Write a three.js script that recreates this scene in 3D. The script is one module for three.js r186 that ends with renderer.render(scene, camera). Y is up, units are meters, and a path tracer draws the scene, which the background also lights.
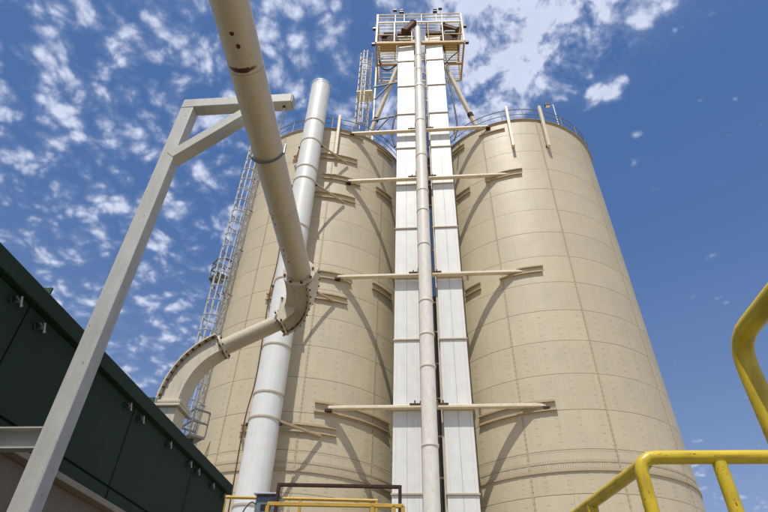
import * as THREE from 'three';
import { RoundedBoxGeometry } from 'three/addons/geometries/RoundedBoxGeometry.js';
import { mergeGeometries, toCreasedNormals } from 'three/addons/utils/BufferGeometryUtils.js';
import { createNoise2D, createNoise3D } from 'simplex-noise';

// ---------------------------------------------------------------- camera, sky, sun, exposure
// x runs along the row of silos, z towards the photographer, y up; the eye is E above the ground.
const E = 3.0;
function rng(seed) { let s = seed >>> 0; return () => { s = (s + 0x6D2B79F5) | 0; let t = Math.imul(s ^ (s >>> 15), 1 | s); t = (t + Math.imul(t ^ (t >>> 7), 61 | t)) ^ t; return ((t ^ (t >>> 14)) >>> 0) / 4294967296; }; }
const V = (x, y, z) => new THREE.Vector3(x, y, z);
const smooth = (a, b, x) => { const t = Math.min(1, Math.max(0, (x - a) / (b - a))); return t * t * (3 - 2 * t); };
const mix = (a, b, t) => a + (b - a) * t;

const scene = new THREE.Scene();
const camera = new THREE.PerspectiveCamera(50.33, 1024 / 683, 0.05, 3000);
camera.position.set(-0.045, E, 26.114);
{
  const m = new THREE.Matrix4().makeBasis(V(0.99637, 0.02396, -0.08166), V(0.03326, 0.7736, 0.6328), V(0.07833, -0.63322, 0.77));
  camera.quaternion.setFromRotationMatrix(m).normalize();
}
const renderer = new THREE.WebGLRenderer({ antialias: true });
renderer.setSize(1024, 683);
renderer.toneMapping = THREE.LinearToneMapping;
renderer.toneMappingExposure = 1.08;
renderer.shadowMap.enabled = true;

const SUN = V(-0.10, 2.0, 1.0).normalize();
const sun = new THREE.DirectionalLight(new THREE.Color().setRGB(1.0, 0.955, 0.88), 3.95);
sun.position.copy(SUN).multiplyScalar(90);
sun.target.position.set(0, 12, 8);
sun.castShadow = true; sun.shadow.radius = 1; sun.shadow.mapSize.set(4096, 4096);
Object.assign(sun.shadow.camera, { left: -45, right: 45, top: 45, bottom: -45, near: 1, far: 220 });
scene.add(sun, sun.target);

// the sky: clear blue air, a field of small puffy clouds on one side and open blue on the other
{
  const W = 4096, H = 2048, data = new Float32Array(W * H * 4);
  const n1 = createNoise2D(rng(11)), n2 = createNoise2D(rng(12)), n3 = createNoise2D(rng(13)), n4 = createNoise2D(rng(14));
  const hash = (i, j) => { let h = Math.imul(i, 374761393) ^ Math.imul(j, 668265263); h = Math.imul(h ^ (h >>> 13), 1274126177); return (h ^ (h >>> 16)) >>> 0; };
  const cells = (x, y) => {                  // distance to the nearest of scattered points
    const ix = Math.floor(x), iy = Math.floor(y); let best = 9;
    for (let a = -1; a < 2; a++) for (let b = -1; b < 2; b++) { const h = hash(ix + a, iy + b), dx = ix + a + (h & 1023) / 1023 - x, dy = iy + b + ((h >>> 10) & 1023) / 1023 - y, v = dx * dx + dy * dy; if (v < best) best = v; }
    return Math.sqrt(best);
  };
  for (let j = 0; j < H; j++) {
    const lat = ((j + 0.5) / H - 0.5) * Math.PI, y = Math.sin(lat), c = Math.cos(lat);
    for (let i = 0; i < W; i++) {
      const lon = ((i + 0.5) / W - 0.5) * 2 * Math.PI;
      // three.js: u = atan2(z, x) / 2pi + 0.5
      const x = Math.cos(lon) * c, z = Math.sin(lon) * c, k = (j * W + i) * 4;
      let r, g, b;
      if (y <= 0) { r = 0.33; g = 0.34; b = 0.36; }
      else {
        const cs = Math.max(0, x * SUN.x + y * SUN.y + z * SUN.z);
        const hz = Math.pow(1 - y, 3.0), glow = Math.pow(cs, 8) * 0.75 + Math.pow(cs, 60) * 1.0;
        r = mix(0.062, 0.42, hz) + glow; g = mix(0.142, 0.53, hz) + glow * 1.02; b = mix(0.350, 0.76, hz) + glow * 1.0;
        if (y > 0.035) {
          const p = x / y, q = z / y;
          // puffs have height as well as breadth, so they shrink less towards the horizon than a flat sheet would
          const A = x / (y + 0.22) * 1.32, Q = z / (y + 0.22) * 1.32;
          const wx = n3(A * 6, Q * 6) * 0.014, wy = n4(A * 6, Q * 6) * 0.014;
          const a = A + wx, e = Q + wy;
          // clumps, the round puffs they are made of, then frayed edges
          const clump = n4(a * 2.6 + 9, e * 2.6) * 0.22 + n1(a * 5.9, e * 5.9) * 0.52 + n2(a * 12 + 7, e * 12) * 0.36;
          const puff = (0.44 - cells(a * 19 + 3.3, e * 19)) * 1.05 + (0.44 - cells(a * 40, e * 40 + 8.1)) * 0.55;
          const fray = n1(a * 48, e * 48) * 0.12 + n2(a * 100, e * 100) * 0.08 + (y > 0.3 ? n1(a * 200, e * 200) * 0.05 : 0);
          const d = p - q;
          const big = n4(p * 0.9 + 20, q * 0.9) * 0.5 + n3(p * 2.1, q * 2.1 + 30) * 0.25;
          let cov = mix(-0.12, -0.92, smooth(0.88, 1.16, d + big * 0.08)) + big * 0.10;
          const veil = Math.exp(-Math.pow((d - 0.74) / 0.21, 2)) * smooth(-1.0, -0.62, q) * smooth(-0.16, 0.08, p);
          cov -= 0.12 * smooth(0.8, 0.5, y) * smooth(-0.2, -0.6, p); cov += 0.46 * veil + 0.45 * smooth(2.2, 3.2, -q) * smooth(0.4, 1.2, p);
          for (const [cx, cy, cr0, k] of [[0.385, -0.70, 0.040, 1.3], [0.48, -0.815, 0.022, 0.85], [0.40, -0.90, 0.018, 0.7], [0.66, -0.84, 0.028, 0.7], [0.50, -0.90, 0.022, 0.75], [0.57, -0.99, 0.02, 0.6]]) { const dd = ((p - cx) ** 2 + (q - cy) ** 2) / (cr0 * cr0); if (dd < 9) cov += k * Math.exp(-dd); }
          const den = clump * 0.80 + puff + fray + cov;
          const haze = 0.36 * veil * smooth(-0.9, 0.5, clump + fray * 3) + 0.18 * smooth(-0.6, 0.3, den) * smooth(-0.6, -0.1, cov);
          const alpha = Math.min(0.93, smooth(-0.18, 0.92, den) * 0.94 + haze * 0.8);
          const s = 0.96 + 0.10 * puff + 0.05 * fray - 0.05 * smooth(0.5, 1.1, den);
          const cr = s * 0.66, cg = s * 0.71, cb = s * 0.88;
          r = mix(r, cr, alpha); g = mix(g, cg, alpha); b = mix(b, cb, alpha);
        }
      }
      data[k] = r; data[k + 1] = g; data[k + 2] = b; data[k + 3] = 1;
    }
  }
  const t = new THREE.DataTexture(data, W, H, THREE.RGBAFormat, THREE.FloatType);
  t.mapping = THREE.EquirectangularReflectionMapping; t.magFilter = THREE.LinearFilter; t.minFilter = THREE.LinearFilter; t.needsUpdate = true;
  scene.background = t; scene.environment = t;
}

// ---------------------------------------------------------------- helpers
const used = {};
function numbered(n) { const k = used[n] = (used[n] ?? -1) + 1; return k ? n + '_' + String(k).padStart(3, '0') : n; }
function thing(name, label, category, at = [0, 0, 0], group) {
  const o = new THREE.Group(); o.name = numbered(name); o.position.set(...at); o.userData = { label, category };
  if (group) o.userData.group = group;
  scene.add(o); return o;
}
function worldPos(o) { const p = V(0, 0, 0); for (let q = o; q && q !== scene; q = q.parent) p.add(q.position); return p; }
// a mesh under parent from geometries given in world coordinates
function part(name, geos, mat, parent, opts = {}) {
  const list = (Array.isArray(geos) ? geos : [geos]).map((g) => { const h = g.index ? g.toNonIndexed() : g; for (const k of Object.keys(h.attributes)) if (!['position', 'normal', 'uv'].includes(k)) h.deleteAttribute(k); return h; });
  const g = list.length > 1 ? mergeGeometries(list) : list[0].clone();
  const p = worldPos(parent); g.translate(-p.x, -p.y, -p.z);
  const m = new THREE.Mesh(g, mat); m.name = name; m.castShadow = m.receiveShadow = true; parent.add(m);
  if (opts.label) m.userData.label = opts.label;
  if (opts.kind) m.userData.kind = opts.kind;
  return m;
}
// a mesh that shares its geometry, placed at a world position
function copyPart(name, geo, mat, parent, at, rot) {
  const m = new THREE.Mesh(geo, mat), p = worldPos(parent); m.name = name; m.position.set(at[0] - p.x, at[1] - p.y, at[2] - p.z);
  if (rot) m.rotation.set(...rot);
  m.castShadow = m.receiveShadow = true; parent.add(m); return m;
}
function uvMetres(g, s = 1) {               // uv in metres from the face's main direction
  g = g.index ? g.toNonIndexed() : g;
  const p = g.attributes.position, n = g.attributes.normal, uv = new Float32Array(p.count * 2);
  for (let i = 0; i < p.count; i += 3) {
    let nx = 0, ny = 0, nz = 0;
    for (let k = 0; k < 3; k++) { nx += n.getX(i + k); ny += n.getY(i + k); nz += n.getZ(i + k); }
    nx = Math.abs(nx); ny = Math.abs(ny); nz = Math.abs(nz);
    for (let k = 0; k < 3; k++) {
      const x = p.getX(i + k), y = p.getY(i + k), z = p.getZ(i + k), [a, b] = ny > nx && ny > nz ? [x, z] : nx > nz ? [z, y] : [x, y];
      uv[2 * (i + k)] = a * s; uv[2 * (i + k) + 1] = b * s;
    }
  }
  g.setAttribute('uv', new THREE.BufferAttribute(uv, 2)); return g;
}
const box = (x0, x1, y0, y1, z0, z1) => { const g = new THREE.BoxGeometry(x1 - x0, y1 - y0, z1 - z0); g.translate((x0 + x1) / 2, (y0 + y1) / 2, (z0 + z1) / 2); return uvMetres(g); };
const rbox = (x0, x1, y0, y1, z0, z1, r = 0.012) => { const g = new RoundedBoxGeometry(x1 - x0, y1 - y0, z1 - z0, 2, r); g.translate((x0 + x1) / 2, (y0 + y1) / 2, (z0 + z1) / 2); return uvMetres(g); };
function aim(g, p0, p1, up) {               // a geometry built along +y (0..len) laid from p0 to p1
  const d = p1.clone().sub(p0).normalize();
  let x = new THREE.Vector3().crossVectors(d, up ?? (Math.abs(d.y) > 0.95 ? V(0, 0, 1) : V(0, 1, 0))).normalize();
  const z = new THREE.Vector3().crossVectors(x, d).normalize();
  g.applyMatrix4(new THREE.Matrix4().makeBasis(x, d, z).setPosition(p0)); return g;
}
function tube(p0, p1, r, seg = 16, r1 = r, open = false) {
  const L = p0.distanceTo(p1), g = new THREE.CylinderGeometry(r1, r, L, seg, 1, open); g.translate(0, L / 2, 0);
  const uv = g.attributes.uv; for (let i = 0; i < uv.count; i++) uv.setXY(i, uv.getX(i) * 2 * Math.PI * r, uv.getY(i) * L);
  return aim(g, p0, p1);
}
function bar(p0, p1, a, b, up) {            // rectangular bar: a wide across, b along `up`
  const L = p0.distanceTo(p1), g = new RoundedBoxGeometry(a, L, b, 1, Math.min(a, b) * 0.12); g.translate(0, L / 2, 0);
  return aim(uvMetres(g), p0, p1, up);
}
function channel(p0, p1, a, b, t, up) {     // C section: web a along the cross direction, flanges b deep
  const L = p0.distanceTo(p1), gs = [new THREE.BoxGeometry(a, L, t), new THREE.BoxGeometry(t, L, b), new THREE.BoxGeometry(t, L, b)];
  gs[1].translate(-a / 2 + t / 2, 0, b / 2 + t / 2 + 0.0005); gs[2].translate(a / 2 - t / 2, 0, b / 2 + t / 2 + 0.0005);
  const g = mergeGeometries(gs.map((q) => q.toNonIndexed())); g.translate(0, L / 2, 0); return aim(uvMetres(g), p0, p1, up);
}
function bent(pts, r, seg = 48, closed = false, rad = 12) {
  const c = new THREE.CatmullRomCurve3(pts, closed, 'centripetal'), g = new THREE.TubeGeometry(c, seg, r, rad, closed), L = c.getLength(), uv = g.attributes.uv;
  for (let i = 0; i < uv.count; i++) uv.setXY(i, uv.getY(i) * 2 * Math.PI * r, uv.getX(i) * L);
  return g;
}
function rounded(pts, r, bend, rad = 14) {  // a pipe along a polyline with bent corners
  const path = new THREE.CurvePath(); let last = pts[0].clone();
  for (let i = 1; i < pts.length - 1; i++) {
    const a = pts[i].clone().add(pts[i - 1].clone().sub(pts[i]).setLength(bend)), b = pts[i].clone().add(pts[i + 1].clone().sub(pts[i]).setLength(bend));
    path.add(new THREE.LineCurve3(last, a)); path.add(new THREE.QuadraticBezierCurve3(a, pts[i].clone(), b)); last = b;
  }
  path.add(new THREE.LineCurve3(last, pts.at(-1).clone()));
  const pos = []; const N = [];
  for (const c of path.curves) { const n = c.isLineCurve3 ? 6 : 10; for (let i = 0; i <= n; i++) { const q = c.getPoint(i / n); if (!pos.length || q.distanceTo(pos.at(-1)) > 1e-4) pos.push(q); } }
  const curve = new THREE.Curve(); const acc = [0]; for (let i = 1; i < pos.length; i++) acc.push(acc[i - 1] + pos[i].distanceTo(pos[i - 1]));
  curve.getPoint = (t) => { const s = t * acc.at(-1); let i = 1; while (i < pos.length - 1 && acc[i] < s) i++; return pos[i - 1].clone().lerp(pos[i], Math.min(1, Math.max(0, (s - acc[i - 1]) / (acc[i] - acc[i - 1])))); };
  curve.getPointAt = curve.getPoint; curve.getTangentAt = (t) => curve.getPoint(Math.min(1, t + 0.004)).sub(curve.getPoint(Math.max(0, t - 0.004))).normalize(); curve.getTangent = curve.getTangentAt;
  const g = new THREE.TubeGeometry(curve, 120, r, rad), uv = g.attributes.uv, L = acc.at(-1);
  for (let i = 0; i < uv.count; i++) uv.setXY(i, uv.getY(i) * 2 * Math.PI * r, uv.getX(i) * L);
  return g;
}
// solid piece of a ring round (cx, cz): angles from +z towards +x, in degrees
function arc(cx, cz, r0, r1, y0, y1, a0, a1, n = 10, u0 = 0) {
  const pos = [], nor = [], uv = [], rad = (d) => d * Math.PI / 180, full = a1 - a0 >= 359.99;
  const P = (r, a, y) => [cx + r * Math.sin(a), y, cz + r * Math.cos(a)];
  const quad = (a, b, c, d, na, nb, nc, nd, ua, ub, uc, ud) => { pos.push(...a, ...b, ...c, ...a, ...c, ...d); nor.push(...na, ...nb, ...nc, ...na, ...nc, ...nd); uv.push(...ua, ...ub, ...uc, ...ua, ...uc, ...ud); };
  for (let i = 0; i < n; i++) {
    const a = rad(mix(a0, a1, i / n)), b = rad(mix(a0, a1, (i + 1) / n)), sa = [Math.sin(a), 0, Math.cos(a)], sb = [Math.sin(b), 0, Math.cos(b)], U = [0, 1, 0], D = [0, -1, 0];
    const ia = sa.map((v) => -v), ib = sb.map((v) => -v), ua = a * r1 + u0, ub = b * r1 + u0;
    quad(P(r1, a, y0), P(r1, b, y0), P(r1, b, y1), P(r1, a, y1), sa, sb, sb, sa, [ua, y0], [ub, y0], [ub, y1], [ua, y1]);
    quad(P(r0, b, y0), P(r0, a, y0), P(r0, a, y1), P(r0, b, y1), ib, ia, ia, ib, [ub, y0], [ua, y0], [ua, y1], [ub, y1]);
    quad(P(r1, a, y1), P(r1, b, y1), P(r0, b, y1), P(r0, a, y1), U, U, U, U, [ua, r1], [ub, r1], [ub, r0], [ua, r0]);
    quad(P(r0, a, y0), P(r0, b, y0), P(r1, b, y0), P(r1, a, y0), D, D, D, D, [ua, r0], [ub, r0], [ub, r1], [ua, r1]);
    if (!full && i === 0) { const t = [-Math.cos(a), 0, Math.sin(a)]; quad(P(r0, a, y0), P(r1, a, y0), P(r1, a, y1), P(r0, a, y1), t, t, t, t, [r0, y0], [r1, y0], [r1, y1], [r0, y1]); }
    if (!full && i === n - 1) { const t = [Math.cos(b), 0, -Math.sin(b)]; quad(P(r1, b, y0), P(r0, b, y0), P(r0, b, y1), P(r1, b, y1), t, t, t, t, [r1, y0], [r0, y0], [r0, y1], [r1, y1]); }
  }
  const g = new THREE.BufferGeometry();
  g.setAttribute('position', new THREE.Float32BufferAttribute(pos, 3)); g.setAttribute('normal', new THREE.Float32BufferAttribute(nor, 3)); g.setAttribute('uv', new THREE.Float32BufferAttribute(uv, 2));
  return g;
}
// a rectangular duct swept along points: `side` is the horizontal width direction
function duct(pts, tans, side, wide, tall) {
  const pos = [], n = pts.length, rings = [];
  for (let i = 0; i < n; i++) {
    const nn = new THREE.Vector3().crossVectors(side[i], tans[i]).normalize(), s = side[i].clone().multiplyScalar(wide[i] / 2), u = nn.multiplyScalar(tall[i] / 2);
    rings.push([pts[i].clone().add(s).add(u), pts[i].clone().sub(s).add(u), pts[i].clone().sub(s).sub(u), pts[i].clone().add(s).sub(u)]);
  }
  const q = (a, b, c, d) => { for (const v of [a, b, c, a, c, d]) pos.push(v.x, v.y, v.z); };
  for (let i = 0; i < n - 1; i++) for (let k = 0; k < 4; k++) q(rings[i][k], rings[i][(k + 1) % 4], rings[i + 1][(k + 1) % 4], rings[i + 1][k]);
  q(...[...rings[0]].reverse()); q(...rings[n - 1]);
  let g = new THREE.BufferGeometry(); g.setAttribute('position', new THREE.Float32BufferAttribute(pos, 3)); g.computeVertexNormals();
  g = toCreasedNormals(g, 0.5); return uvMetres(g);
}

// ---------------------------------------------------------------- materials
function tex(size, metres, fn, srgb = true) {  // tileable noise picture: fn(u, v, N) -> [r,g,b] 0..1
  const n = createNoise3D(rng(size + Math.round(metres * 97))), d = new Uint8Array(size * size * 4), T = 2 * Math.PI;
  // periodic noise: two circles of the torus folded into three axes by summing two lookups
  const N = (u, v, fu, fv = fu, o = 0) => {
    const a = u * T, b = v * T, ru = fu / T, rv = fv / T;
    return 0.5 * (n(Math.cos(a) * ru + o, Math.sin(a) * ru, Math.cos(b) * rv + o * 2) + n(Math.cos(a) * ru + 31 + o, Math.sin(a) * ru, Math.sin(b) * rv - o)) * 1.35;
  };
  for (let j = 0; j < size; j++) for (let i = 0; i < size; i++) {
    const c = fn(i / size, j / size, N), k = (j * size + i) * 4;
    for (let m = 0; m < 3; m++) d[k + m] = Math.max(0, Math.min(255, Math.round((c[m] ?? c[0]) * 255)));
    d[k + 3] = 255;
  }
  const t = new THREE.DataTexture(d, size, size); t.wrapS = t.wrapT = THREE.RepeatWrapping; t.magFilter = THREE.LinearFilter; t.minFilter = THREE.LinearMipmapLinearFilter; t.generateMipmaps = true;
  if (srgb) t.colorSpace = THREE.SRGBColorSpace;
  t.repeat.set(1 / metres, 1 / metres); t.needsUpdate = true; return t;
}
function moved(t, u, v) { const c = t.clone(); c.offset.set(u, v); c.needsUpdate = true; return c; }
const siloTex = tex(512, 6, (u, v, N) => {
  const streak = N(u, v, 46, 2.2, 1) * 0.55 + N(u, v, 110, 4, 5) * 0.45, blot = N(u, v, 5, 5, 2) * 0.6 + N(u, v, 14, 14, 3) * 0.4, fine = N(u, v, 130, 130, 4);
  const dirt = smooth(0.35, 0.9, streak) * smooth(-0.2, 0.6, blot);
  const run = smooth(0.55, 0.95, N(u, v, 70, 1.6, 11)) * smooth(0.0, 0.6, N(u, v, 6, 9, 12));
  const s = 0.945 + 0.028 * blot + 0.022 * streak + 0.012 * fine - 0.075 * dirt - 0.05 * run;
  return [s, s - 0.006 * (1 + blot) - 0.014 * dirt - 0.012 * run, s - 0.014 * (1 + blot) - 0.045 * dirt - 0.03 * run];
});
const whiteTex = tex(512, 3, (u, v, N) => {
  const blot = N(u, v, 6, 6, 2), streak = N(u, v, 40, 3, 1), fine = N(u, v, 120, 120, 3), spot = smooth(0.72, 0.86, N(u, v, 60, 40, 7));
  const s = 0.955 + 0.018 * blot + 0.014 * streak + 0.01 * fine - 0.035 * spot;
  return [s, s - 0.006 * spot, s - 0.01 - 0.04 * spot];
});
const creamTex = tex(512, 2.2, (u, v, N) => {   // old cream paint: scuffs and rust freckles
  const blot = N(u, v, 5, 5, 2), fine = N(u, v, 90, 90, 3), rust = smooth(0.80, 0.95, N(u, v, 22, 22, 5) * 0.6 + N(u, v, 60, 60, 8) * 0.5), scuff = smooth(0.35, 0.8, N(u, v, 30, 8, 9));
  let r = 0.95 + 0.03 * blot + 0.02 * fine - 0.06 * scuff, g = r - 0.008, b = r - 0.02;
  return [mix(r, 0.50, rust * 0.85), mix(g, 0.33, rust * 0.85), mix(b, 0.24, rust * 0.85)];
});
const postTex = tex(512, 1.6, (u, v, N) => {
  const blot = N(u, v, 5, 5, 2), mid = N(u, v, 18, 18, 4), streak = N(u, v, 36, 3, 1), fine = N(u, v, 130, 130, 3), rust = smooth(0.86, 0.98, N(u, v, 26, 26, 5) * 0.6 + N(u, v, 70, 70, 8) * 0.5), scratch = smooth(0.75, 0.9, N(u, v, 150, 6, 9));
  const s = 0.93 + 0.035 * blot + 0.02 * mid + 0.02 * streak + 0.015 * fine - 0.08 * scratch;
  return [mix(s, 0.45, rust * 0.7), mix(s - 0.004, 0.30, rust * 0.7), mix(s - 0.012, 0.22, rust * 0.7)];
});
const greenTex = tex(512, 3, (u, v, N) => {
  const blot = N(u, v, 4, 4, 2), streak = N(u, v, 50, 2.5, 1), fine = N(u, v, 140, 140, 3), chip = smooth(0.74, 0.84, N(u, v, 50, 50, 6));
  const s = 0.85 + 0.09 * blot + 0.05 * streak + 0.04 * fine; return [s + 0.1 * chip, s + 0.06 * chip, s];
});
const yellowTex = tex(512, 0.6, (u, v, N) => {
  const blot = N(u, v, 6, 6, 2), fine = N(u, v, 70, 70, 3), chip = 0.8 * smooth(0.76, 0.86, N(u, v, 26, 26, 6) * 0.7 + N(u, v, 80, 80, 8) * 0.4), grime = smooth(0.1, 0.8, N(u, v, 12, 5, 4));
  const s = 0.95 + 0.04 * blot + 0.02 * fine - 0.10 * grime; return [mix(s, 0.42, chip), mix(s - 0.02 * grime, 0.34, chip), mix(s, 0.6, chip)];
});
const rustTex = tex(512, 0.8, (u, v, N) => { const a = N(u, v, 14, 14, 1), b = N(u, v, 50, 50, 2); const s = 0.72 + 0.2 * a + 0.12 * b; return [s, s * 0.93, s * 0.86]; });
const galvTex = tex(256, 0.5, (u, v, N) => { const s = 0.88 + 0.08 * N(u, v, 10, 10, 1) + 0.05 * N(u, v, 40, 40, 2); return [s, s, s]; });
const groundTex = tex(512, 5, (u, v, N) => { const s = 0.82 + 0.1 * N(u, v, 5, 5, 1) + 0.07 * N(u, v, 30, 30, 2) + 0.06 * N(u, v, 120, 120, 3); return [s, s * 0.99, s * 0.97]; });
const bumpTex = tex(256, 0.35, (u, v, N) => { const s = 0.5 + 0.25 * N(u, v, 9, 9, 1) + 0.18 * N(u, v, 40, 40, 2); return [s, s, s]; }, false);
const waveTex = tex(256, 3, (u, v, N) => { const s = 0.5 + 0.3 * N(u, v, 3, 3, 1) + 0.12 * N(u, v, 8, 8, 2); return [s, s, s]; }, false);
const lin = (r, g, b) => new THREE.Color().setRGB(r, g, b);
const mat = (color, rough, map, o = {}) => new THREE.MeshStandardMaterial({ color, roughness: rough, metalness: 0, ...(map ? { map } : {}), ...o });
const SILO = lin(0.58, 0.512, 0.36);
const siloMats = [0, 1, 2, 3, 4].map((i) => mat(SILO.clone().multiplyScalar([1, 0.975, 1.018, 0.988, 1.01][i]), 0.5, moved(siloTex, i * 0.21, i * 0.37), { bumpMap: waveTex, bumpScale: 0.011 }));
const M = {
  silo: siloMats[0],
  seam: mat(lin(0.27, 0.215, 0.145), 0.8, siloTex),
  batten: mat(lin(0.465, 0.385, 0.262), 0.6, siloTex),
  bracket: mat(lin(0.47, 0.37, 0.235), 0.55, creamTex),
  white: mat(lin(0.76, 0.765, 0.755), 0.42, whiteTex, { bumpMap: waveTex, bumpScale: 0.005 }),
  flange: mat(lin(0.55, 0.49, 0.38), 0.6, creamTex),
  arm: mat(lin(0.76, 0.67, 0.52), 0.5, creamTex),
  spout: mat(lin(0.79, 0.775, 0.715), 0.45, creamTex),
  pipe: mat(lin(0.63, 0.57, 0.44), 0.42, creamTex),
  post: mat(lin(0.49, 0.485, 0.45), 0.5, postTex),
  green: mat(lin(0.009, 0.036, 0.017), 0.8, greenTex, { bumpMap: waveTex, bumpScale: 0.008 }),
  greenTab: mat(lin(0.03, 0.075, 0.045), 0.55, greenTex),
  yellow: mat(lin(0.65, 0.47, 0.019), 0.38, yellowTex, { bumpMap: bumpTex, bumpScale: 0.0006 }),
  shadedWeb: mat(lin(0.20, 0.172, 0.13), 0.7, creamTex),  // web of the cream beam, with the shade under the bin painted in
  shadedFlange: mat(lin(0.30, 0.27, 0.215), 0.6, creamTex),  // upper flange of the same cream beam, darkened in colour for shade
  yellowOld: mat(lin(0.60, 0.37, 0.05), 0.5, creamTex),
  ladderPaint: mat(lin(0.46, 0.43, 0.36), 0.55, creamTex),
  goldSteel: mat(lin(0.42, 0.26, 0.085), 0.6, creamTex),
  tanSteel: mat(lin(0.50, 0.33, 0.13), 0.6, creamTex),
  rail: mat(lin(0.66, 0.60, 0.46), 0.5, creamTex),
  rust: mat(lin(0.085, 0.038, 0.022), 0.85, rustTex),
  rustBox: mat(lin(0.20, 0.10, 0.045), 0.8, rustTex),
  galv: mat(lin(0.62, 0.63, 0.64), 0.45, galvTex, { metalness: 0.35 }),
  galvBright: mat(lin(0.52, 0.53, 0.54), 0.5, galvTex),
  grey: mat(lin(0.20, 0.21, 0.22), 0.6, galvTex, { metalness: 0.2 }),
  black: mat(lin(0.014, 0.014, 0.015), 0.5),
  panelBox: mat(lin(0.24, 0.27, 0.31), 0.4, galvTex, { metalness: 0.2 }),
  darkPad: mat(lin(0.052, 0.047, 0.039), 0.9, groundTex, { bumpMap: bumpTex, bumpScale: 0.004 }),  // for the added pad, kept dark to cut bounce light
  concrete: mat(lin(0.58, 0.48, 0.31), 0.9, groundTex, { bumpMap: bumpTex, bumpScale: 0.004 }),
  deck: mat(lin(0.25, 0.25, 0.24), 0.6, galvTex, { metalness: 0.2 }),
  glass: mat(lin(0.7, 0.7, 0.68), 0.2),
};

// ---------------------------------------------------------------- ground
{
  const g = new THREE.PlaneGeometry(3000, 3000, 1, 1); g.rotateX(-Math.PI / 2); const uv = g.attributes.uv; for (let i = 0; i < uv.count; i++) uv.setXY(i, uv.getX(i) * 3000, uv.getY(i) * 3000);
  const m = new THREE.Mesh(g, M.concrete); m.name = 'ground'; m.receiveShadow = true; m.userData = { kind: 'structure', label: 'tan gravel yard round the silos' }; scene.add(m);
}

{
  const m = new THREE.Mesh(box(-11, 7, -0.2, 0.006, 17.5, 34), M.darkPad); m.name = 'added_dark_pad'; m.receiveShadow = true; m.userData = { kind: 'structure', label: 'unseen dark pad added to cut ground bounce near the green bin' }; scene.add(m);  // added out of view so nearby undersides get less light from the ground
}
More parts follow.
